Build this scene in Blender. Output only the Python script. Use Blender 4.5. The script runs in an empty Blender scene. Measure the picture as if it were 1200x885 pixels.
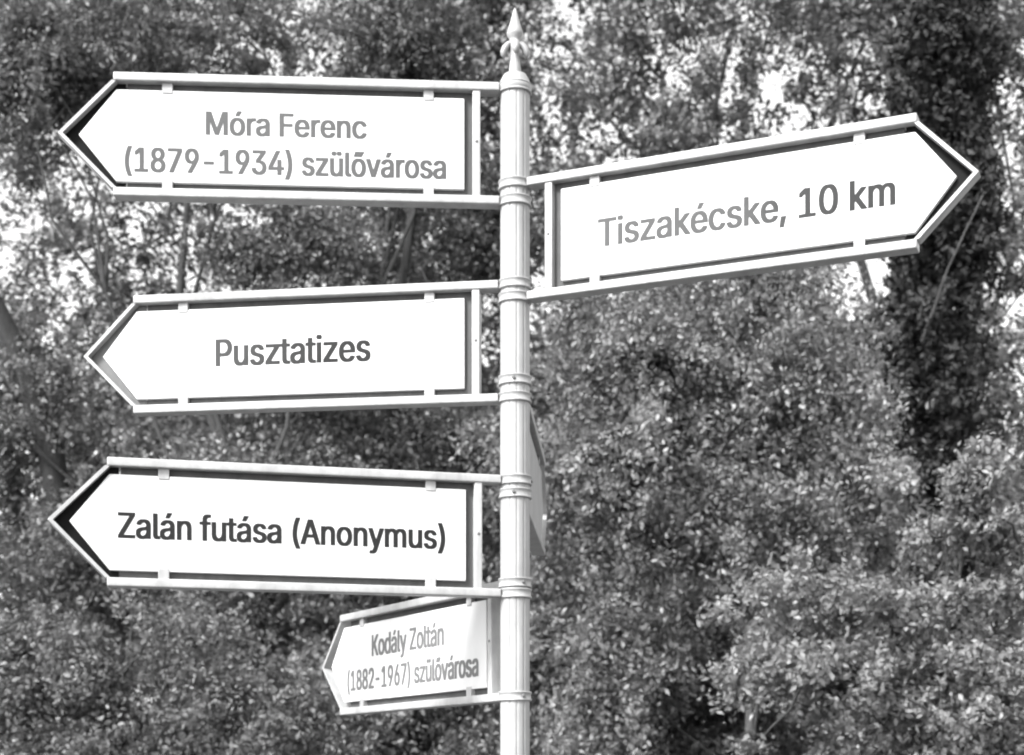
import bpy, bmesh, math, random
import numpy as np
from mathutils import Vector, Matrix

# ------------------------------------------------------------------ camera, sky, sun, exposure
SC = bpy.context.scene
COL = SC.collection
F_PX, HOR, CX = 1842.0, 919.4, 600.0        # focal length and horizon in photo pixels (1200 x 885)
S = 0.0022                                  # metres per photo pixel at the pole
D0 = F_PX * S                               # distance of the pole
EYE = 1.6

cam_d = bpy.data.cameras.new('camera')
cam = bpy.data.objects.new('camera', cam_d)
COL.objects.link(cam)
cam.location = (0, 0, EYE)
cam.rotation_euler = (math.radians(90), 0, 0)
cam_d.sensor_width = 36
cam_d.lens = 36 * F_PX / 1200
cam_d.shift_y = (HOR - 442.5) / 1200
cam_d.clip_end = 2000
cam_d.dof.use_dof = True
cam_d.dof.focus_distance = D0
cam_d.dof.aperture_fstop = 5.0
SC.camera = cam

SUN_EL, SUN_AZ = math.radians(44), math.radians(42)   # azimuth: how far left of straight behind the camera
to_sun = Vector((-math.sin(SUN_AZ) * math.cos(SUN_EL), -math.cos(SUN_AZ) * math.cos(SUN_EL), math.sin(SUN_EL)))

W = bpy.data.worlds.new('World')
SC.world = W
W.use_nodes = True
nt = W.node_tree
nt.nodes.clear()
sky = nt.nodes.new('ShaderNodeTexSky')
sky.sky_type = 'NISHITA'
sky.sun_disc = False
sky.sun_elevation = SUN_EL
sky.sun_rotation = math.atan2(to_sun.x, to_sun.y)
sky.air_density = 1.4
sky.dust_density = 3.0
bw = nt.nodes.new('ShaderNodeRGBToBW')
bg = nt.nodes.new('ShaderNodeBackground')
bg.inputs[1].default_value = 0.10
wo = nt.nodes.new('ShaderNodeOutputWorld')
nt.links.new(sky.outputs[0], bw.inputs[0])
nt.links.new(bw.outputs[0], bg.inputs[0])
nt.links.new(bg.outputs[0], wo.inputs[0])

sun_d = bpy.data.lights.new('sun', 'SUN')
sun_d.energy = 1.5
sun_d.angle = math.radians(13)
sun = bpy.data.objects.new('sun', sun_d)
COL.objects.link(sun)
sun.rotation_euler = to_sun.to_track_quat('Z', 'Y').to_euler()
sun.location = (-6, -6, 12)

SC.view_settings.view_transform = 'Standard'
SC.view_settings.look = 'None'
SC.view_settings.exposure = 2.42
SC.view_settings.gamma = 1.0
SC.cycles.filter_width = 2.1
SC.cycles.max_bounces = 8
SC.cycles.transparent_max_bounces = 4

rnd = random.Random(7)
rng = np.random.default_rng(11)


# ------------------------------------------------------------------ helpers
def at(px, py, d):
    """direction of a photo pixel, at a known distance d in front of the camera"""
    return Vector(((px - CX) * d / F_PX, d, EYE + (HOR - py) * d / F_PX))


def link(name, me, mat=None, parent=None, kind=None):
    o = bpy.data.objects.new(name, me)
    COL.objects.link(o)
    if mat:
        me.materials.append(mat)
    if parent:
        o.parent = parent
    if kind:
        o['kind'] = kind
    return o


def thing(name, label, cat, loc=(0, 0, 0), rz=0.0, group=None):
    o = bpy.data.objects.new(name, None)
    COL.objects.link(o)
    o.empty_display_size = 0.1
    o.location = loc
    o.rotation_euler = (0, 0, rz)
    o['label'] = label
    o['category'] = cat
    if group:
        o['group'] = group
    return o


def mesh_from(bm, name, smooth=None):
    bmesh.ops.recalc_face_normals(bm, faces=bm.faces[:])
    me = bpy.data.meshes.new(name)
    bm.to_mesh(me)
    bm.free()
    if smooth is not None:
        for p in me.polygons:
            p.use_smooth = True
        me.set_sharp_from_angle(angle=math.radians(smooth))
    return me


def box_mesh(name, lo, hi, bev=0.0, seg=2):
    bm = bmesh.new()
    bmesh.ops.create_cube(bm, size=1)
    c = [(a + b) / 2 for a, b in zip(lo, hi)]
    d = [b - a for a, b in zip(lo, hi)]
    for v in bm.verts:
        v.co = Vector([c[i] + v.co[i] * d[i] for i in range(3)])
    if bev > 0:
        bmesh.ops.bevel(bm, geom=bm.edges[:], offset=bev, segments=seg, profile=0.6, affect='EDGES')
    return mesh_from(bm, name, 40)


def lathe_mesh(name, prof, n=32, smooth=40):
    bm = bmesh.new()
    rings = []
    for r, z in prof:
        rings.append([bm.verts.new((r * math.cos(2 * math.pi * k / n), r * math.sin(2 * math.pi * k / n), z)) for k in range(n)])
    for a, b in zip(rings, rings[1:]):
        for k in range(n):
            bm.faces.new((a[k], a[(k + 1) % n], b[(k + 1) % n], b[k]))
    if prof[0][0] > 0:
        bm.faces.new(rings[0][::-1])
    bm.faces.new(rings[-1])
    return mesh_from(bm, name, smooth)


def poly_prism(name, pts, y0, y1, bev=0.0):
    """outline in x,z, extruded along y"""
    bm = bmesh.new()
    a = [bm.verts.new((x, y0, z)) for x, z in pts]
    b = [bm.verts.new((x, y1, z)) for x, z in pts]
    n = len(pts)
    bm.faces.new(a)
    bm.faces.new(b[::-1])
    for k in range(n):
        bm.faces.new((a[k], a[(k + 1) % n], b[(k + 1) % n], b[k]))
    if bev > 0:
        bmesh.ops.bevel(bm, geom=bm.edges[:], offset=bev, segments=1, affect='EDGES')
    return mesh_from(bm, name, 35)


# ------------------------------------------------------------------ materials (the photograph is black and white)
def new_mat(name):
    m = bpy.data.materials.new(name)
    m.use_nodes = True
    n = m.node_tree
    return m, n, n.nodes['Principled BSDF']


def grey(v):
    return (v, v, v, 1)


def painted(name, base, var=0.06, rough=0.45, scale=14.0, streak=0.0, spec=0.5):
    m, n, p = new_mat(name)
    tc = n.nodes.new('ShaderNodeTexCoord')
    mp = n.nodes.new('ShaderNodeMapping')
    mp.inputs['Scale'].default_value = (1, 1, 0.35)
    no = n.nodes.new('ShaderNodeTexNoise')
    no.inputs['Scale'].default_value = scale
    no.inputs['Detail'].default_value = 6
    no.inputs['Roughness'].default_value = 0.7
    cr = n.nodes.new('ShaderNodeValToRGB')
    cr.color_ramp.elements[0].position = 0.3
    cr.color_ramp.elements[0].color = grey(base - var)
    cr.color_ramp.elements[1].position = 0.65
    cr.color_ramp.elements[1].color = grey(base)
    n.links.new(tc.outputs['Object'], mp.inputs[0])
    n.links.new(mp.outputs[0], no.inputs['Vector'])
    n.links.new(no.outputs[0], cr.inputs[0])
    n.links.new(cr.outputs[0], p.inputs['Base Color'])
    p.inputs['Roughness'].default_value = rough
    p.inputs['Specular IOR Level'].default_value = spec
    bu = n.nodes.new('ShaderNodeBump')
    bu.inputs['Strength'].default_value = 0.08
    bu.inputs['Distance'].default_value = 0.002
    n.links.new(no.outputs[0], bu.inputs['Height'])
    n.links.new(bu.outputs[0], p.inputs['Normal'])
    return m


M_PANEL = painted('white_enamel', 0.56, 0.07, 0.4, 9)
M_FRAME = painted('white_painted_frame', 0.36, 0.12, 0.45, 22)
M_POLE = painted('pale_grey_pole_paint', 0.30, 0.09, 0.4, 18)
M_CLAMP = painted('pale_grey_clamp_paint', 0.32, 0.12, 0.42, 30)
M_STRIP = painted('dark_grey_channel', 0.085, 0.03, 0.7, 25, spec=0.15)
M_TIP = painted('black_tip_paint', 0.007, 0.003, 0.7, 25, spec=0.1)
M_TIPG = painted('bleached_tip_paint', 0.10, 0.03, 0.6, 25)
M_SHADE_GREY = painted('shade_greyed_white', 0.33, 0.10, 0.6, 20)  # white sign behind the pole: its shade is put into the grey
M_BOLT = painted('dark_steel', 0.12, 0.05, 0.35, 60)


def letter_mat(name, stops, span=(-1.0, -0.15)):
    """sun-faded lettering paint: its strength changes along the sign"""
    m, n, p = new_mat(name)
    tc = n.nodes.new('ShaderNodeTexCoord')
    sx = n.nodes.new('ShaderNodeSeparateXYZ')
    no = n.nodes.new('ShaderNodeTexNoise')
    no.inputs['Scale'].default_value = 30
    mu = n.nodes.new('ShaderNodeMath')
    mu.operation = 'MULTIPLY_ADD'
    mu.inputs[1].default_value = 0.16
    ab = n.nodes.new('ShaderNodeMapRange')
    ab.inputs[1].default_value, ab.inputs[2].default_value = span
    n.links.new(tc.outputs['Object'], sx.inputs[0])
    n.links.new(sx.outputs[0], ab.inputs[0])
    n.links.new(tc.outputs['Object'], no.inputs['Vector'])
    n.links.new(no.outputs[0], mu.inputs[0])
    n.links.new(ab.outputs[0], mu.inputs[2])
    cr = n.nodes.new('ShaderNodeValToRGB')
    e = cr.color_ramp.elements
    while len(e) < len(stops):
        e.new(0.5)
    for el, (pos, v) in zip(e, stops):
        el.position = min(1, pos + 0.08)
        el.color = grey(v)
    n.links.new(mu.outputs[0], cr.inputs[0])
    n.links.new(cr.outputs[0], p.inputs['Base Color'])
    p.inputs['Roughness'].default_value = 0.6
    p.inputs['Specular IOR Level'].default_value = 0.2
    return m


def bark(name, lo, hi, scale=9):
    m, n, p = new_mat(name)
    tc = n.nodes.new('ShaderNodeTexCoord')
    mp = n.nodes.new('ShaderNodeMapping')
    mp.inputs['Scale'].default_value = (3, 3, 0.6)
    no = n.nodes.new('ShaderNodeTexNoise')
    no.inputs['Scale'].default_value = scale
    no.inputs['Detail'].default_value = 8
    no.inputs['Roughness'].default_value = 0.75
    cr = n.nodes.new('ShaderNodeValToRGB')
    cr.color_ramp.elements[0].position = 0.35
    cr.color_ramp.elements[0].color = grey(lo)
    cr.color_ramp.elements[1].position = 0.68
    cr.color_ramp.elements[1].color = grey(hi)
    bu = n.nodes.new('ShaderNodeBump')
    bu.inputs['Strength'].default_value = 0.7
    bu.inputs['Distance'].default_value = 0.02
    n.links.new(tc.outputs['Object'], mp.inputs[0])
    n.links.new(mp.outputs[0], no.inputs['Vector'])
    n.links.new(no.outputs[0], cr.inputs[0])
    n.links.new(cr.outputs[0], p.inputs['Base Color'])
    n.links.new(no.outputs[0], bu.inputs['Height'])
    n.links.new(bu.outputs[0], p.inputs['Normal'])
    p.inputs['Roughness'].default_value = 0.85
    return m


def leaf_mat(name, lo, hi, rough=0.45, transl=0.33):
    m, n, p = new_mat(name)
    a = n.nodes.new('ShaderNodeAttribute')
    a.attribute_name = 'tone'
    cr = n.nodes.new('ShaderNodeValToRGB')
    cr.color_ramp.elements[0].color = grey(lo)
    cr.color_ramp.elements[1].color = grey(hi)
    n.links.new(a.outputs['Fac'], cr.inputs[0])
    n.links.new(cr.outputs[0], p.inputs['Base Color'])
    p.inputs['Roughness'].default_value = rough
    p.inputs['Specular IOR Level'].default_value = 0.55
    tr = n.nodes.new('ShaderNodeBsdfTranslucent')
    n.links.new(cr.outputs[0], tr.inputs['Color'])
    mx = n.nodes.new('ShaderNodeMixShader')
    mx.inputs[0].default_value = transl
    n.links.new(p.outputs[0], mx.inputs[1])
    n.links.new(tr.outputs[0], mx.inputs[2])
    n.links.new(mx.outputs[0], n.nodes['Material Output'].inputs[0])
    return m


M_BARK = bark('grey_brown_bark', 0.012, 0.04)
M_BARK_PALE = bark('pale_smooth_bark', 0.03, 0.08, 5)
M_LEAF_MID = leaf_mat('mid_green_leaf', 0.06, 0.17)
M_LEAF_PALE = leaf_mat('pale_green_leaf', 0.10, 0.24)
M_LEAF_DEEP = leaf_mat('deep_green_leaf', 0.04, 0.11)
M_LEAF_SHADE = leaf_mat('shade_dark_leaf', 0.008, 0.022, 0.75, 0.1)  # leaves coloured near black to paint the shade between the trees

# ------------------------------------------------------------------ ground
m, n, p = new_mat('park_grass')
tc = n.nodes.new('ShaderNodeTexCoord')
no = n.nodes.new('ShaderNodeTexNoise')
no.inputs['Scale'].default_value = 3
no.inputs['Detail'].default_value = 10
cr = n.nodes.new('ShaderNodeValToRGB')
cr.color_ramp.elements[0].position = 0.3
cr.color_ramp.elements[0].color = grey(0.04)
cr.color_ramp.elements[1].position = 0.7
cr.color_ramp.elements[1].color = grey(0.10)
n.links.new(tc.outputs['Object'], no.inputs['Vector'])
n.links.new(no.outputs[0], cr.inputs[0])
n.links.new(cr.outputs[0], p.inputs['Base Color'])
p.inputs['Roughness'].default_value = 0.9
bm = bmesh.new()
bmesh.ops.create_grid(bm, x_segments=80, y_segments=80, size=600)
g = link('ground', mesh_from(bm, 'ground'), m)
g['kind'] = 'structure'

# ------------------------------------------------------------------ signpost: pole, cap, finial
PX0 = 3.5 * S
POLE = Vector((PX0, D0, 0))
RP = 17.2 * S


def hz(v):
    """height in metres of a level v photo pixels above the horizon, at the pole"""
    return EYE + v * S


post = thing('signpost', 'slim pale grey fluted pole with a white spear-shaped finial carrying all arrow signs', 'signpost', POLE)


def fluted(name, r, z0, z1, n=12, depth=0.0016):
    bm = bmesh.new()
    prof = []
    for k in range(n):
        a0 = 2 * math.pi * (k + 0.27) / n
        st = 2 * math.pi / n
        for fr, dr in ((0.0, depth), (0.10, 0.0), (0.3, 0.0), (0.5, 0.0), (0.7, 0.0), (0.90, 0.0)):
            prof.append((a0 + fr * st - math.pi / 2, r - dr))
    rings = []
    for z in (z0, z1):
        rings.append([bm.verts.new((rr * math.cos(a), rr * math.sin(a), z)) for a, rr in prof])
    N = len(prof)
    for k in range(N):
        bm.faces.new((rings[0][k], rings[0][(k + 1) % N], rings[1][(k + 1) % N], rings[1][k]))
    bm.faces.new(rings[0][::-1])
    bm.faces.new(rings[1])
    return mesh_from(bm, name, 50)


CAPZ = hz(HOR - 104)
link('pole', fluted('pole', RP, -0.02, CAPZ), M_POLE, post)
capz = lambda y: hz(HOR - y)
link('cap', lathe_mesh('cap', [(18.2 * S, capz(110)), (19.6 * S, capz(107.5)), (19.8 * S, capz(103)), (18.6 * S, capz(101)), (17.6 * S, capz(97)),
                               (15.0 * S, capz(91.5)), (13.6 * S, capz(89.2)), (9 * S, capz(88.2)), (7.6 * S, capz(87.6))]), M_POLE, post)
# base flange on the ground, below the frame
link('base_flange', lathe_mesh('base_flange', [(0.095, 0.0), (0.095, 0.012), (0.085, 0.018), (RP + 0.012, 0.022), (RP + 0.004, 0.06), (RP + 0.0005, 0.065)]), M_POLE, post)
# finial: stem, two curled side leaves, spear head
fin = link('finial', lathe_mesh('finial', [(7.4 * S, capz(88.5)), (7.2 * S, capz(84)), (6.4 * S, capz(76)), (5.0 * S, capz(68)), (4.4 * S, capz(63)), (5.4 * S, capz(57)),
                                           (6.2 * S, capz(52)), (6.0 * S, capz(48)), (6.8 * S, capz(45.5)), (9.4 * S, capz(42)), (9.7 * S, capz(39)),
                                           (8.0 * S, capz(34)), (5.6 * S, capz(26)), (3.2 * S, capz(17)), (1.6 * S, capz(11.5)), (0.5 * S, capz(9.3))], 24), M_POLE, post)
for k in range(4):
    bm = bmesh.new()
    path = [(5.0, 50.5, 3.0), (8.0, 52.5, 3.7), (11.2, 56.5, 4.3), (13.2, 61.5, 4.3), (13.4, 65.5, 3.2), (12.6, 68.0, 1.4)]
    n_ = 10
    rings = []
    for i, (x, y, r) in enumerate(path):
        j0, j1 = max(i - 1, 0), min(i + 1, len(path) - 1)
        tx, tz = path[j1][0] - path[j0][0], -(path[j1][1] - path[j0][1])
        l = math.hypot(tx, tz)
        nx, nz = -tz / l, tx / l
        rings.append([bm.verts.new(((x + nx * r * math.cos(q)) * S, r * 1.1 * math.sin(q) * S, capz(y) + nz * r * math.cos(q) * S))
                      for q in [2 * math.pi * t / n_ for t in range(n_)]])
    for a, b in zip(rings, rings[1:]):
        for t in range(n_):
            bm.faces.new((a[t], a[(t + 1) % n_], b[(t + 1) % n_], b[t]))
    bm.faces.new(rings[0][::-1])
    bm.faces.new(rings[-1])
    lf = link('finial_leaf', mesh_from(bm, 'finial_leaf', 60), M_POLE, fin)
    lf.rotation_euler = (0, 0, math.radians(4 + 90 * k))

# ------------------------------------------------------------------ the arrow signs
RB, RS, RT, HH = 45.4, 462.4, 526.0, 66.2           # tail bar, shoulder, tip, half height of the rails (photo pixels at the pole)
PH, PT = 53.0, 503.0                                 # panel half height, panel tip
RAIL_H, RAIL_D = 9.6, 20.0
FACE = 4.2                                           # panel face, in front of the middle plane


try:                                                  # the sans-serif face that ships inside Blender
    import os
    SANS = bpy.data.fonts.load(os.path.join(bpy.utils.system_resource('DATAFILES'), 'fonts', 'Inter.woff2'))
except Exception:
    SANS = None


def text_words(txt, x0, x1, zb, cap, bold, y):
    """lettering as flat meshes, one for each word: outlines of the font, filled by winding number, strokes thickened sideways"""
    from mathutils.geometry import delaunay_2d_cdt
    objs = []
    for body in (txt, 'H'):
        cu = bpy.data.curves.new('lettering', 'FONT')
        cu.body = body
        cu.resolution_u = 3
        cu.fill_mode = 'NONE'
        cu.space_character = 0.99
        if SANS:
            cu.font = SANS
        o = bpy.data.objects.new('lettering', cu)
        COL.objects.link(o)
        objs.append(o)
    bpy.context.view_layer.update()
    dg = bpy.context.evaluated_depsgraph_get()
    ms = [bpy.data.meshes.new_from_object(o.evaluated_get(dg)) for o in objs]
    for o in objs:
        bpy.data.objects.remove(o)
    ch = max(v.co.y for v in ms[1].vertices)
    me = ms[0]
    nb = [[] for _ in me.vertices]
    for e in me.edges:
        a, b = e.vertices
        nb[a].append(b)
        nb[b].append(a)
    xs = [v.co.x for v in me.vertices]
    xa, xb = min(xs), max(xs)
    P = [((x0 + bold) + (v.co.x - xa) / (xb - xa) * (x1 - x0 - 2 * bold), zb + v.co.y / ch * cap) for v in me.vertices]
    seen, loops = set(), []
    for i0 in range(len(P)):
        if i0 in seen or not nb[i0]:
            continue
        loop, cur = [i0], min(nb[i0])
        seen.add(i0)
        while cur not in seen:
            loop.append(cur)
            seen.add(cur)
            nx = [q for q in nb[cur] if q not in seen]
            if not nx:
                break
            cur = nx[0]
        if len(loop) > 2:
            loops.append([P[q] for q in loop])
    # words, told apart by the gaps between outlines
    loops.sort(key=lambda l: min(q[0] for q in l))
    words, right = [], None
    for l in loops:
        lo, hi = min(q[0] for q in l), max(q[0] for q in l)
        if right is None or lo - right > 0.27 * cap * (x1 - x0) / (xb - xa) / (cap / ch):
            words.append([])
            right = hi
        words[-1].append(l)
        right = max(right, hi)
    out = []
    vb = 0.3 * bold
    SH = [(0.0, 0.0)] + [(i * bold, j * vb) for i in (-1, -0.4, 0.4, 1) for j in (-1, 1)]
    for w in words:
        vs, es, cont = [], [], []
        for dx, dz in SH:
            for l in w:
                k = len(vs)
                q = [Vector((a + dx, b + dz)) for a, b in l]
                vs += q
                es += [(k + t, k + (t + 1) % len(q)) for t in range(len(q))]
                cont.append(np.array([(a + dx, b + dz) for a, b in l]))
        r = delaunay_2d_cdt(vs, es, [], 0, 1e-7)
        V2 = np.array([tuple(v) for v in r[0]])
        T = np.array([f for f in r[2] if len(f) == 3])
        c = V2[T].mean(axis=1)
        keep = np.zeros(len(T), bool)
        for g in range(len(SH)):
            wn = np.zeros(len(T), int)
            for l in cont[g * len(w):(g + 1) * len(w)]:
                a, b = l, np.roll(l, -1, axis=0)
                cx_, cy_ = c[:, 0][:, None], c[:, 1][:, None]
                isl = (b[None, :, 0] - a[None, :, 0]) * (cy_ - a[None, :, 1]) - (cx_ - a[None, :, 0]) * (b[None, :, 1] - a[None, :, 1])
                up = (a[None, :, 1] <= cy_) & (b[None, :, 1] > cy_) & (isl > 0)
                dn = (a[None, :, 1] > cy_) & (b[None, :, 1] <= cy_) & (isl < 0)
                wn += up.sum(axis=1) - dn.sum(axis=1)
            keep |= wn != 0
        m_ = bpy.data.meshes.new('lettering')
        m_.from_pydata([(a, y, b) for a, b in V2], [], [tuple(int(q) for q in f) for f in T[keep]])
        bm = bmesh.new()
        bm.from_mesh(m_)
        bmesh.ops.delete(bm, geom=[v for v in bm.verts if not v.link_faces], context='VERTS')
        bm.normal_update()
        if sum(f.normal.y for f in bm.faces) > 0:
            bmesh.ops.reverse_faces(bm, faces=bm.faces[:])
        bm.to_mesh(m_)
        bm.free()
        out.append(m_)
    return out


def make_sign(side, yaw, vc, label, texts, tip=None, paint=None, group='arrow signs clamped to the pole'):
    """side -1: points to -x, +1: points to +x; yaw: degrees that the tip turns towards the viewer's side of the post"""
    phi = math.radians(yaw)
    M_F, M_P = paint or (M_FRAME, M_PANEL)
    rz = phi if side < 0 else -phi
    zc = hz(vc)
    t = thing('direction_sign', label, 'sign', (POLE.x, POLE.y, zc), rz, group)
    X = lambda r: side * r * S
    hs = S
    for v in (1, -1):
        lo, hi = sorted((X(18.6), X(RS + 0.5)))
        rail = link('rail', box_mesh('rail', (lo, -RAIL_D / 2 * S, (v * HH - RAIL_H / 2) * S), (hi, RAIL_D / 2 * S, (v * HH + RAIL_H / 2) * S), 0.0035, 3), M_F, t)
        # clamp ring round the pole
        z = v * HH * S
        c = link('clamp', lathe_mesh('clamp', [(RP + 0.0002, z - 5.6 * S), (19.4 * S, z - 5.4 * S), (19.9 * S, z - 4.4 * S), (19.4 * S, z - 3.0 * S), (18.8 * S, z - 2.2 * S),
                                               (18.8 * S, z + 2.2 * S), (19.4 * S, z + 3.0 * S), (19.9 * S, z + 4.4 * S), (19.4 * S, z + 5.4 * S), (RP + 0.0002, z + 5.6 * S)], 40, 45), M_CLAMP, t)
        b0 = link('bolt', lathe_mesh('bolt', [(0.0042, 0), (0.0046, 0.001), (0.0046, 0.004), (0.0030, 0.0055)], 12), M_BOLT, c)
        b0.location = (-side * 18.7 * S, 0, z)
        b0.rotation_euler = (0, -side * math.pi / 2, 0)
        # tabs holding the panel
        for rr in (101, 402):
            lo, hi = sorted((X(rr - 6), X(rr + 6)))
            za, zb = sorted((v * (PH - 3.5) * S, v * (HH - RAIL_H / 2 + 0.8) * S))
            link('panel_tab', box_mesh('panel_tab', (lo, -(FACE + 1.0) * S, za), (hi, (FACE + 1.0) * S, zb), 0.001, 1), M_F, t)
    lo, hi = sorted((X(RB - 4.6), X(RB + 4.6)))
    zt = (HH - RAIL_H / 2 + 0.6) * S
    link('tail_bar', box_mesh('tail_bar', (lo, -RAIL_D * 0.42 * S, -zt), (hi, RAIL_D * 0.42 * S, zt), 0.003, 3), M_F, t)
    sc_ = link('screw', lathe_mesh('screw', [(0.0036, 0), (0.0036, 0.0012), (0.0022, 0.0022)], 10), M_BOLT, t)
    sc_.location = (X(RB), -RAIL_D * 0.42 * S, 0.004)
    sc_.rotation_euler = (math.pi / 2, 0, 0)
    # dark channel between panel and frame, along both rails and the tail bar
    for lo, hi in ((( X(50.2), PH - 0.8), (X(RS - 14), HH - RAIL_H / 2 + 0.4)), ((X(50.2), -(HH - RAIL_H / 2 + 0.4)), (X(RS - 14), -(PH - 0.8))), ((X(50.2), -(PH - 0.9)), (X(60.2), PH - 0.9))):
        xa_, xb_ = sorted((lo[0], hi[0]))
        link('channel_strip', box_mesh('channel_strip', (xa_, 1.0 * S, lo[1] * S), (xb_, 3.4 * S, hi[1] * S)), M_STRIP, t)
    # arrow point: one bent strip
    w = 3.6
    zs = HH - RAIL_H / 2 + 0.5
    out = [(X(RS - 3), zs), (X(RS + 2.5), zs), (X(RT), 0), (X(RS + 2.5), -zs), (X(RS - 3), -zs), (X(RS + 2.5 - w * 1.45), -zs + 0.9), (X(RT - w * 1.45), 0), (X(RS + 2.5 - w * 1.45), zs - 0.9)]
    link('arrow_point', poly_prism('arrow_point', [(x, z * S) for x, z in out], -RAIL_D * 0.44 * S, RAIL_D * 0.44 * S, 0.0008), M_F, t)
    if tip:
        q = [(X(RS - 12), zs), (X(RS + 1), zs - 0.6), (X(RT - w * 1.4), 0), (X(RS + 1), -zs + 0.6), (X(RS - 12), -zs), (X(RS - 12), -(PH - 2)), (X(RS - 4), -(PH - 2)), (X(PT - 4), 0), (X(RS - 4), PH - 2), (X(RS - 12), PH - 2)]
        link('tip_plate', poly_prism('tip_plate', [(x, z * S) for x, z in q], 1.2 * S, 3.2 * S), tip, t)
    # panel
    pts = [(X(59.5), PH * S), (X(RS - 2), PH * S), (X(PT), 0), (X(RS - 2), -PH * S), (X(59.5), -PH * S)]
    pan = link('panel', poly_prism('panel', pts, -FACE * S, FACE * S, 0.0012), M_P, t)
    for (txt, xl, xr, yb, cap, mat, bold) in texts:
        def plane(px, py):
            """where the ray through a photo pixel meets the panel's face, in the sign's own x and z"""
            d = Vector(((px - CX) / F_PX, 1.0, (HOR - py) / F_PX))
            nrm = Vector((math.sin(rz), -math.cos(rz), 0))
            ax = Vector((math.cos(rz), math.sin(rz), 0))
            o = Vector((POLE.x, POLE.y, zc)) + nrm * FACE * S
            e = Vector((0, 0, EYE))
            q = e + d * ((o - e).dot(nrm) / d.dot(nrm))
            return (q - o).dot(ax), q.z - zc
        a = plane(xl, yb[0])
        b = plane(xr, yb[1])
        c = plane(xl, yb[0] - cap)
        for wm in text_words(txt, a[0], b[0], (a[1] + b[1]) / 2, (c[1] - a[1]), bold, -FACE * S - 0.0006):
            link('lettering', wm, mat, pan)
    return t


L_GREY = letter_mat('faded_grey_lettering', [(0.0, 0.065), (0.5, 0.075), (1.0, 0.065)])
L_DARK = letter_mat('dark_lettering', [(0.0, 0.010), (0.4, 0.014), (1.0, 0.012)])
L_FADE = letter_mat('lettering_faded_at_one_end', [(0.0, 0.04), (0.35, 0.025), (0.7, 0.010), (1.0, 0.010)], (-0.82, -0.36))
L_FADE2 = letter_mat('lettering_faded_along_the_word', [(0.0, 0.06), (0.55, 0.05), (0.75, 0.02), (1.0, 0.012)], (0.22, 0.92))
L_PALE = letter_mat('washed_out_lettering', [(0.0, 0.12), (0.45, 0.12), (1.0, 0.13)])

make_sign(-1, 3.5, 747.5, 'topmost white arrow sign on the pole, two faded grey lines with 1879-1934', [
    ('Móra Ferenc', 241, 430, (157.6, 162.5), 26.8, L_GREY, 0.0027),
    ('(1879-1934) szülővárosa', 146, 523, (201.5, 208.8), 28.0, L_GREY, 0.0027)], M_TIP)
make_sign(-1, -7.6, 518.2, 'white arrow sign lettered with the single word Pusztatizes', [
    ('Pusztatizes', 252.5, 434.5, (429.0, 422.8), 31.0, L_FADE, 0.0031)], M_TIPG)
make_sign(-1, 13.2, 289.3, 'white arrow sign with one dark line ending in a word in brackets', [
    ('Zalán futása (Anonymus)', 138, 521.8, (631.6, 641.8), 29.5, L_DARK, 0.0027)], M_TIP)
make_sign(1, 23.3, 634.6, 'white arrow sign giving a distance of 10 km, pointing away from all others', [
    ('Tiszakécske, 10 km', 700.5, 1049.5, (288.5, 240.5), 32.0, L_FADE2, 0.0030)], M_TIP)
make_sign(-1, -58.8, 169.3, 'lowest white arrow sign on the pole, washed-out two-line lettering with 1882-1967', [
    ('Kodály Zoltán', 435.6, 520.5, (766.5, 758.0), 24.0, L_PALE, 0.0036),
    ('(1882-1967) szülővárosa', 407, 561, (810.0, 792.0), 23.0, L_PALE, 0.0036)])
make_sign(1, -85.6, 406.0, 'white arrow sign turned away behind the pole, its shade painted in as grey, no lettering to be seen', [], None, (M_SHADE_GREY, M_SHADE_GREY))


# ------------------------------------------------------------------ trees and shrubs
def tube_geo(V, Fc, pts, rad, n=7):
    base = len(V)
    pts = [Vector(p) for p in pts]
    for i, p in enumerate(pts):
        d = (pts[min(i + 1, len(pts) - 1)] - pts[max(i - 1, 0)]).normalized()
        u = d.cross(Vector((0.31, 0.92, 0.22))).normalized()
        w = d.cross(u)
        for k in range(n):
            a = 2 * math.pi * k / n
            V.append(p + (u * math.cos(a) + w * math.sin(a)) * rad[i])
    for i in range(len(pts) - 1):
        for k in range(n):
            Fc.append((base + i * n + k, base + i * n + (k + 1) % n, base + (i + 1) * n + (k + 1) % n, base + (i + 1) * n + k))
    Fc.append(tuple(base + (len(pts) - 1) * n + k for k in range(n)))


def bent(a, b, k=5, amp=0.1, sag=0.0):
    a, b = Vector(a), Vector(b)
    L = (b - a).length
    out = []
    for i in range(k + 1):
        t = i / k
        j = Vector((rnd.gauss(0, 1), rnd.gauss(0, 1), rnd.gauss(0, 0.5))) * amp * L * 0.3 * (0 if i in (0, k) else 1)
        out.append(a.lerp(b, t) + j + Vector((0, 0, sag * L * math.sin(math.pi * t))))
    return out


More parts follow.
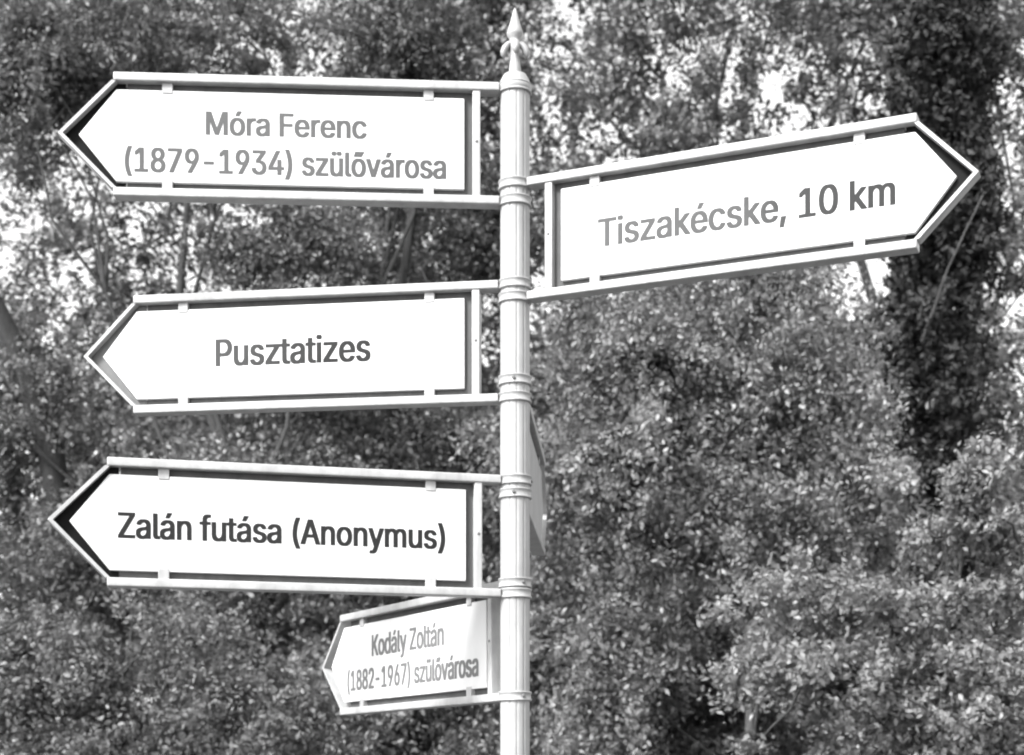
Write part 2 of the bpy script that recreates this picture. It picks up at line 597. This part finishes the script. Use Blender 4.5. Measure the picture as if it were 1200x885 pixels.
def leaf_mesh(name, centres, normals, axes, length, width, tone):
    """one folded pointed leaf (two triangles) for each centre"""
    n = len(centres)
    side = np.cross(normals, axes)
    l = length[:, None]
    w = width[:, None]
    v = np.empty((n, 4, 3), np.float32)
    v[:, 0] = centres - axes * l * 0.5
    v[:, 1] = centres + side * w * 0.5 + normals * w * 0.14 - axes * l * 0.06
    v[:, 2] = centres + axes * l * 0.5 - normals * l * 0.08
    v[:, 3] = centres - side * w * 0.5 + normals * w * 0.14 - axes * l * 0.06
    me = bpy.data.meshes.new(name)
    me.vertices.add(4 * n)
    me.vertices.foreach_set('co', v.reshape(-1))
    idx = (np.arange(n)[:, None] * 4 + np.array([0, 1, 2, 0, 2, 3])[None]).astype(np.int32).reshape(-1)
    me.loops.add(6 * n)
    me.loops.foreach_set('vertex_index', idx)
    me.polygons.add(2 * n)
    me.polygons.foreach_set('loop_start', np.arange(0, 6 * n, 3, dtype=np.int32))
    me.update(calc_edges=True)
    at_ = me.attributes.new('tone', 'FLOAT', 'FACE')
    at_.data.foreach_set('value', np.repeat(tone, 2).astype(np.float32))
    return me


def unit(a):
    return a / np.maximum(np.linalg.norm(a, axis=1, keepdims=True), 1e-6)


def crown_leaves(name, lobes, clumps, per, leaf, spread, mat, parent, droop=0.5, shell=0.6, tone_mid=0.5, loose=0.4):
    """lobes: list of (centre, (rx, ry, rz), weight). Returns the clump centres"""
    wts = np.array([l[2] for l in lobes], float)
    nb = max(6, clumps // 12)                         # leafy branches
    pick = rng.choice(len(lobes), nb, p=wts / wts.sum())
    bc = np.array([tuple(l[0]) for l in lobes])[pick]
    br = np.array([l[1] for l in lobes])[pick]
    bd = unit(rng.normal(size=(nb, 3)) + np.array([0, 0, 0.15]))
    r0 = 0.15 + 0.3 * rng.random(nb)
    r1 = 0.6 + 0.75 * rng.random(nb)
    swirl = rng.normal(size=(nb, 3)) * 0.32
    btone = np.clip(rng.normal(tone_mid, 0.2, nb), 0, 1)
    bi = rng.integers(0, nb, clumps)
    t_ = rng.random(clumps) ** 0.75
    rr = r0[bi] + (r1 - r0)[bi] * t_
    cc = bc[bi] + br[bi] * (bd[bi] * rr[:, None] + swirl[bi] * (t_ * t_)[:, None])
    cc[:, 2] -= droop * 0.32 * br[bi, 2] * t_ ** 2
    cc += rng.normal(size=(clumps, 3)) * (0.085 * br[bi].mean(axis=1) * (1.1 - 0.6 * t_))[:, None]
    tang = unit(br[bi] * (bd[bi] + swirl[bi] * 2 * t_[:, None]) - np.array([0, 0, 1.0]) * (droop * 0.64 * br[bi, 2] * t_)[:, None])
    # single sprays between the branches
    un = rng.random(clumps) < loose
    dirs = unit(rng.normal(size=(clumps, 3)))
    cu_ = bc[bi] + br[bi] * dirs * (rng.random(clumps) ** 0.4)[:, None]
    cc = np.where(un[:, None], cu_, cc)
    ok = cc[:, 2] > 0.25
    tang, bi = tang[ok], bi[ok]
    cc = cc[cc[:, 2] > 0.25]
    nC = len(cc)
    csz = spread * (0.5 + 1.0 * rng.random(nC))
    ctone = np.clip(btone[bi] + rng.normal(0, 0.12, nC), 0, 1)
    cnt = np.maximum(6, (per * (0.4 + 1.2 * rng.random(nC)))).astype(int)
    ci = np.repeat(np.arange(nC), cnt)
    N = len(ci)
    # each clump is a short drooping spray: leaves spread along it and round it
    sd = unit(rng.normal(size=(nC, 3)) * np.array([0.6, 0.6, 0.4]) + tang + np.array([0, 0, -0.5 * droop]))
    tt = rng.random(N) * 2 - 1
    off = sd[ci] * (tt * csz[ci] * 1.25)[:, None] + rng.normal(size=(N, 3)) * (csz[ci] * 0.34)[:, None]
    off[:, 2] -= droop * 0.3 * csz[ci] * tt * tt
    pos = cc[ci] + off
    keep = pos[:, 2] > 0.03
    pos, ci2 = pos[keep], ci[keep]
    N = len(pos)
    nor = unit(rng.normal(size=(N, 3)) * 0.8 + np.array([0, 0, 0.5]))
    ax = rng.normal(size=(N, 3)) + sd[ci2] * 0.9 + np.array([0, 0, -0.5 * droop])
    ax = unit(ax - nor * np.sum(ax * nor, axis=1, keepdims=True))
    L = leaf * (0.6 + 0.8 * rng.random(N))
    Wd = L * (0.38 + 0.25 * rng.random(N))
    tone = np.clip(ctone[ci2] + rng.normal(0, 0.16, N), 0, 1)
    me = leaf_mesh(name, pos, nor, ax, L, Wd, tone)
    link(name, me, mat, parent, 'stuff')
    return cc


def make_tree(name, label, cat, base, lobes_px, d, clumps, per, leaf_px, mat, trunk_r=0.16, bmat=None, droop=0.5, shell=0.55, spread_px=26,
              tone=0.5, group=None, depth=None, extra=(), twigs=120, loose=0.4, leaf_name='crown', trunk_name='trunk'):
    """lobes_px: (px, py, rx, ry, weight[, dd]) of the crown's masses as they appear at distance d"""
    mpp = d / F_PX
    b = Vector((base[0], base[1], 0))
    t = thing(name, label, cat, b, 0, group)
    lobes = []
    for q in lobes_px:
        px, py, rx, ry, wt = q[:5]
        dd = q[5] if len(q) > 5 else 0.0
        dp = depth if depth else max(0.5, 0.5 * (rx + ry) * mpp * 0.8)
        lobes.append((at(px, py, d) * 1.0 + Vector((0, dd, 0)) - b, (rx * mpp, dp, ry * mpp), wt))
    cc = crown_leaves(leaf_name, lobes, clumps, per, leaf_px * mpp, spread_px * mpp, mat, t, droop, shell, tone, loose)
    V, Fc = [], []
    top = max(lobes, key=lambda l: l[0].z)[0]
    zlow = min(l[0].z - l[1][2] * 0.6 for l in lobes)
    fork = Vector((top.x * 0.25, top.y * 0.25, max(0.5, min(zlow, top.z * 0.5))))
    trunk_pts = bent((0, 0, -0.05), fork, 4, 0.03) + bent(fork, top, 5, 0.12)[1:]
    nT = len(trunk_pts)
    tube_geo(V, Fc, trunk_pts, [trunk_r * (1.25 if i == 0 else 1.0) * (1 - 0.88 * i / (nT - 1)) for i in range(nT)], 10)
    me = bpy.data.meshes.new(trunk_name)
    me.from_pydata([tuple(v) for v in V], [], Fc)
    for p_ in me.polygons:
        p_.use_smooth = True
    link(trunk_name, me, bmat or M_BARK, t)
    V, Fc = [], []
    nodes = []
    for c, r, wt in lobes:
        k = rnd.randrange(3, 6)
        s0 = trunk_pts[k]
        lp = bent(s0, c, 5, 0.16, 0.06)
        tube_geo(V, Fc, lp, [trunk_r * 0.26 * (1 - 0.8 * i / 5) for i in range(6)], 7)
        nodes += lp[2:]
        for _ in range(3):
            e = c + Vector((rnd.gauss(0, 0.5) * r[0], rnd.gauss(0, 0.5) * r[1], rnd.gauss(0, 0.5) * r[2]))
            if e.z < 0.3:
                e.z = 0.3
            lp2 = bent(lp[3], e, 4, 0.2, 0.05)
            tube_geo(V, Fc, lp2, [trunk_r * 0.15 * (1 - 0.75 * i / 4) for i in range(5)], 6)
            nodes += lp2[1:]
    nodes += trunk_pts[3:]
    me = bpy.data.meshes.new('limbs')
    me.from_pydata([tuple(v) for v in V], [], Fc)
    for p_ in me.polygons:
        p_.use_smooth = True
    link('limbs', me, M_BARK, t)
    if twigs:
        V, Fc = [], []
        na = np.array([tuple(q) for q in nodes])
        for i in rng.choice(len(cc), min(twigs, len(cc)), replace=False):
            j = int(np.argmin(np.linalg.norm(na - cc[i], axis=1)))
            tube_geo(V, Fc, bent(na[j], cc[i], 3, 0.25, 0.04), [0.012, 0.009, 0.006, 0.003], 4)
        me = bpy.data.meshes.new('twigs')
        me.from_pydata([tuple(v) for v in V], [], Fc)
        link('twigs', me, M_BARK, t, 'stuff')
    for (pts, r0, r1, mt, nm) in extra:
        V, Fc = [], []
        pp = []
        for a_, b_ in zip(pts, pts[1:]):
            seg = bent(a_ - b, b_ - b, 4, 0.02)
            pp += seg if not pp else seg[1:]
        tube_geo(V, Fc, pp, [r0 + (r1 - r0) * i / (len(pp) - 1) for i in range(len(pp))], 9)
        me = bpy.data.meshes.new(nm)
        me.from_pydata([tuple(v) for v in V], [], Fc)
        for p_ in me.polygons:
            p_.use_smooth = True
        link(nm, me, mt, t)
    return t


def gx(px, d):
    return (px - CX) * d / F_PX


# far row, 21 m away: tall loose crowns with the sky breaking through
G_FAR = 'tall trees of the far row'
make_tree('tall_tree', 'tall loose tree showing through above the topmost sign', 'tree', (gx(400, 21), 21),
          [(60, 60, 190, 190, 1.2), (300, 40, 150, 150, 0.8), (110, 290, 170, 150, 1.1), (330, 400, 160, 160, 1.0), (200, 620, 260, 200, 1.4)], 21, 900, 44, 8.5, M_LEAF_MID, 0.09, spread_px=20, group=G_FAR, loose=0.6)
make_tree('tall_tree', 'tall tree behind the pole, its crown rising above the finial', 'tree', (gx(540, 22), 22),
          [(500, 30, 130, 160, 1.0), (600, 200, 120, 150, 0.8), (470, 330, 130, 120, 0.6), (580, 560, 200, 220, 1.3)], 22, 1050, 44, 8.5, M_LEAF_MID, 0.2, spread_px=20, group=G_FAR, loose=0.6)
make_tree('tall_tree', 'tall thin-crowned tree full of bright sky gaps above the 10 km sign', 'tree', (gx(790, 21), 21),
          [(720, 40, 130, 150, 0.6), (860, 30, 130, 150, 0.6), (790, 190, 160, 120, 0.7), (820, 420, 200, 180, 1.1), (760, 650, 220, 180, 1.2)], 21, 1080, 42, 8.5, M_LEAF_MID, 0.2, spread_px=20, group=G_FAR, loose=0.6)
make_tree('tall_tree', 'tall tree beside the shade-dark narrow tree, crown reaching past the arrow tip', 'tree', (gx(1090, 22), 22),
          [(1020, 30, 120, 150, 0.9), (1180, 60, 110, 160, 0.8), (1190, 330, 110, 160, 0.5), (1100, 600, 200, 200, 1.2)], 22, 1000, 44, 8.5, M_LEAF_MID, 0.2, spread_px=20, group=G_FAR, loose=0.6)

# the wood behind: dense, deep-coloured crowns that close the view low down
G_WOOD = 'dense trees of the wood behind'
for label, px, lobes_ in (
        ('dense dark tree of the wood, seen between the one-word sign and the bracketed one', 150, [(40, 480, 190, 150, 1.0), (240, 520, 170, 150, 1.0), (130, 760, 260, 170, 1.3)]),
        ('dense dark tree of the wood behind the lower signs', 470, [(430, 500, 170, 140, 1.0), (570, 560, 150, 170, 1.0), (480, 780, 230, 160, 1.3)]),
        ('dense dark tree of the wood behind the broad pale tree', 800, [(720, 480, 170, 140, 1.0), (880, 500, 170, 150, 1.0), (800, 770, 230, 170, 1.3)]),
        ('dense dark tree of the wood past the shade-dark narrow tree', 1110, [(1030, 500, 150, 150, 1.0), (1180, 560, 130, 150, 1.0), (1100, 780, 220, 160, 1.3)])):
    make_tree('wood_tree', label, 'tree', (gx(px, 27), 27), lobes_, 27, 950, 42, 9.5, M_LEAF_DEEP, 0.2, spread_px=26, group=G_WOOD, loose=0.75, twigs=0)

# middle row
make_tree('shade_gap_tree', 'narrow tree beyond the 10 km sign, leaves painted dark for a shaded gap', 'tree', (gx(1095, 15.5), 15.5),  # fills the shaded gap between trees, shade painted into the leaf colour
          [(1110, 60, 56, 120, 0.9), (1102, 230, 62, 130, 1.1), (1090, 430, 68, 150, 1.3), (1080, 640, 85, 150, 1.4), (1090, 830, 110, 120, 1.0)], 15.5, 1700, 60, 9, M_LEAF_SHADE, 0.16, spread_px=18, depth=0.6, droop=0.8, loose=0.75,
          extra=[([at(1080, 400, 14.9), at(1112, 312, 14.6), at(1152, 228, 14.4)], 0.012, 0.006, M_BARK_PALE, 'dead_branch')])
make_tree('drooping_tree', 'grey-green tree with fine drooping leaves beyond the topmost sign', 'tree', (gx(330, 14), 14),
          [(170, 30, 190, 90, 1.2), (40, 110, 90, 110, 0.7), (30, 480, 110, 120, 0.9), (340, 290, 120, 60, 0.5), (250, 600, 200, 110, 1.0), (80, 700, 170, 170, 1.3), (330, 760, 170, 160, 1.2)], 14, 2000, 60, 7.2, M_LEAF_MID, 0.12, spread_px=22, droop=0.9,
          extra=[([at(90, 700, 14.2), at(62, 540, 13.9), at(25, 420, 13.7), at(-30, 310, 13.5)], 0.13, 0.08, M_BARK, 'limb')])
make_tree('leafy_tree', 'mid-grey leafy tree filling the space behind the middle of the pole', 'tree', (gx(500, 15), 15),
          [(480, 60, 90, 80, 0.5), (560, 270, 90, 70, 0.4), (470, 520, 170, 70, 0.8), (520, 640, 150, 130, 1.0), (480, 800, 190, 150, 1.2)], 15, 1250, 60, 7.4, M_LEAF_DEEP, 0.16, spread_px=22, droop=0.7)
make_tree('broad_tree', 'broad tree with soft pale foliage below the 10 km sign', 'tree', (gx(878, 11.5), 11.5),
          [(760, 440, 130, 110, 1.0), (930, 430, 120, 120, 1.0), (690, 580, 100, 120, 0.8), (850, 590, 150, 120, 1.1), (980, 540, 80, 150, 0.8), (880, 330, 110, 60, 0.35), (700, 380, 60, 70, 0.3), (720, 760, 120, 130, 0.9), (950, 720, 100, 90, 0.5)],
          11.5, 2000, 70, 7.4, M_LEAF_PALE, 0.055, bmat=M_BARK_PALE, spread_px=24, droop=1.2)
# front shrubs
make_tree('shrub', 'bright large-leaved shrub arching over below the shade-dark narrow tree', 'shrub', (gx(1080, 9), 9),
          [(1132, 620, 30, 85, 0.45), (1060, 712, 150, 24, 0.55), (930, 685, 90, 26, 0.35), (885, 772, 70, 38, 0.4), (1155, 790, 110, 62, 0.9), (1000, 800, 130, 42, 0.6), (1100, 880, 150, 62, 1.0), (1195, 660, 40, 75, 0.4)],
          9, 850, 62, 8.8, M_LEAF_PALE, 0.04, spread_px=19, droop=0.5, loose=0.25, tone=0.65, leaf_name='foliage', trunk_name='stem', group='shrubs below the trees')
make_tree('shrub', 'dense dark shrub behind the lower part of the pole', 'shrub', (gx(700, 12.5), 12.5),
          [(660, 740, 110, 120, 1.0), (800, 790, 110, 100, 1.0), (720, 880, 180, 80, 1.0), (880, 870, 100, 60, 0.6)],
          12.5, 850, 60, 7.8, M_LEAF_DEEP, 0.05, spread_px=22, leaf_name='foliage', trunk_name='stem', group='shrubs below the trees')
make_tree('shrub', 'light feathery shrub below the sign with the bracketed word', 'shrub', (gx(80, 11), 11),
          [(60, 800, 100, 80, 1.0), (130, 880, 160, 80, 1.0), (330, 850, 120, 90, 0.8), (230, 760, 80, 70, 0.5)],
          11, 700, 62, 7.4, M_LEAF_MID, 0.05, spread_px=22, tone=0.6, leaf_name='foliage', trunk_name='stem', group='shrubs below the trees')
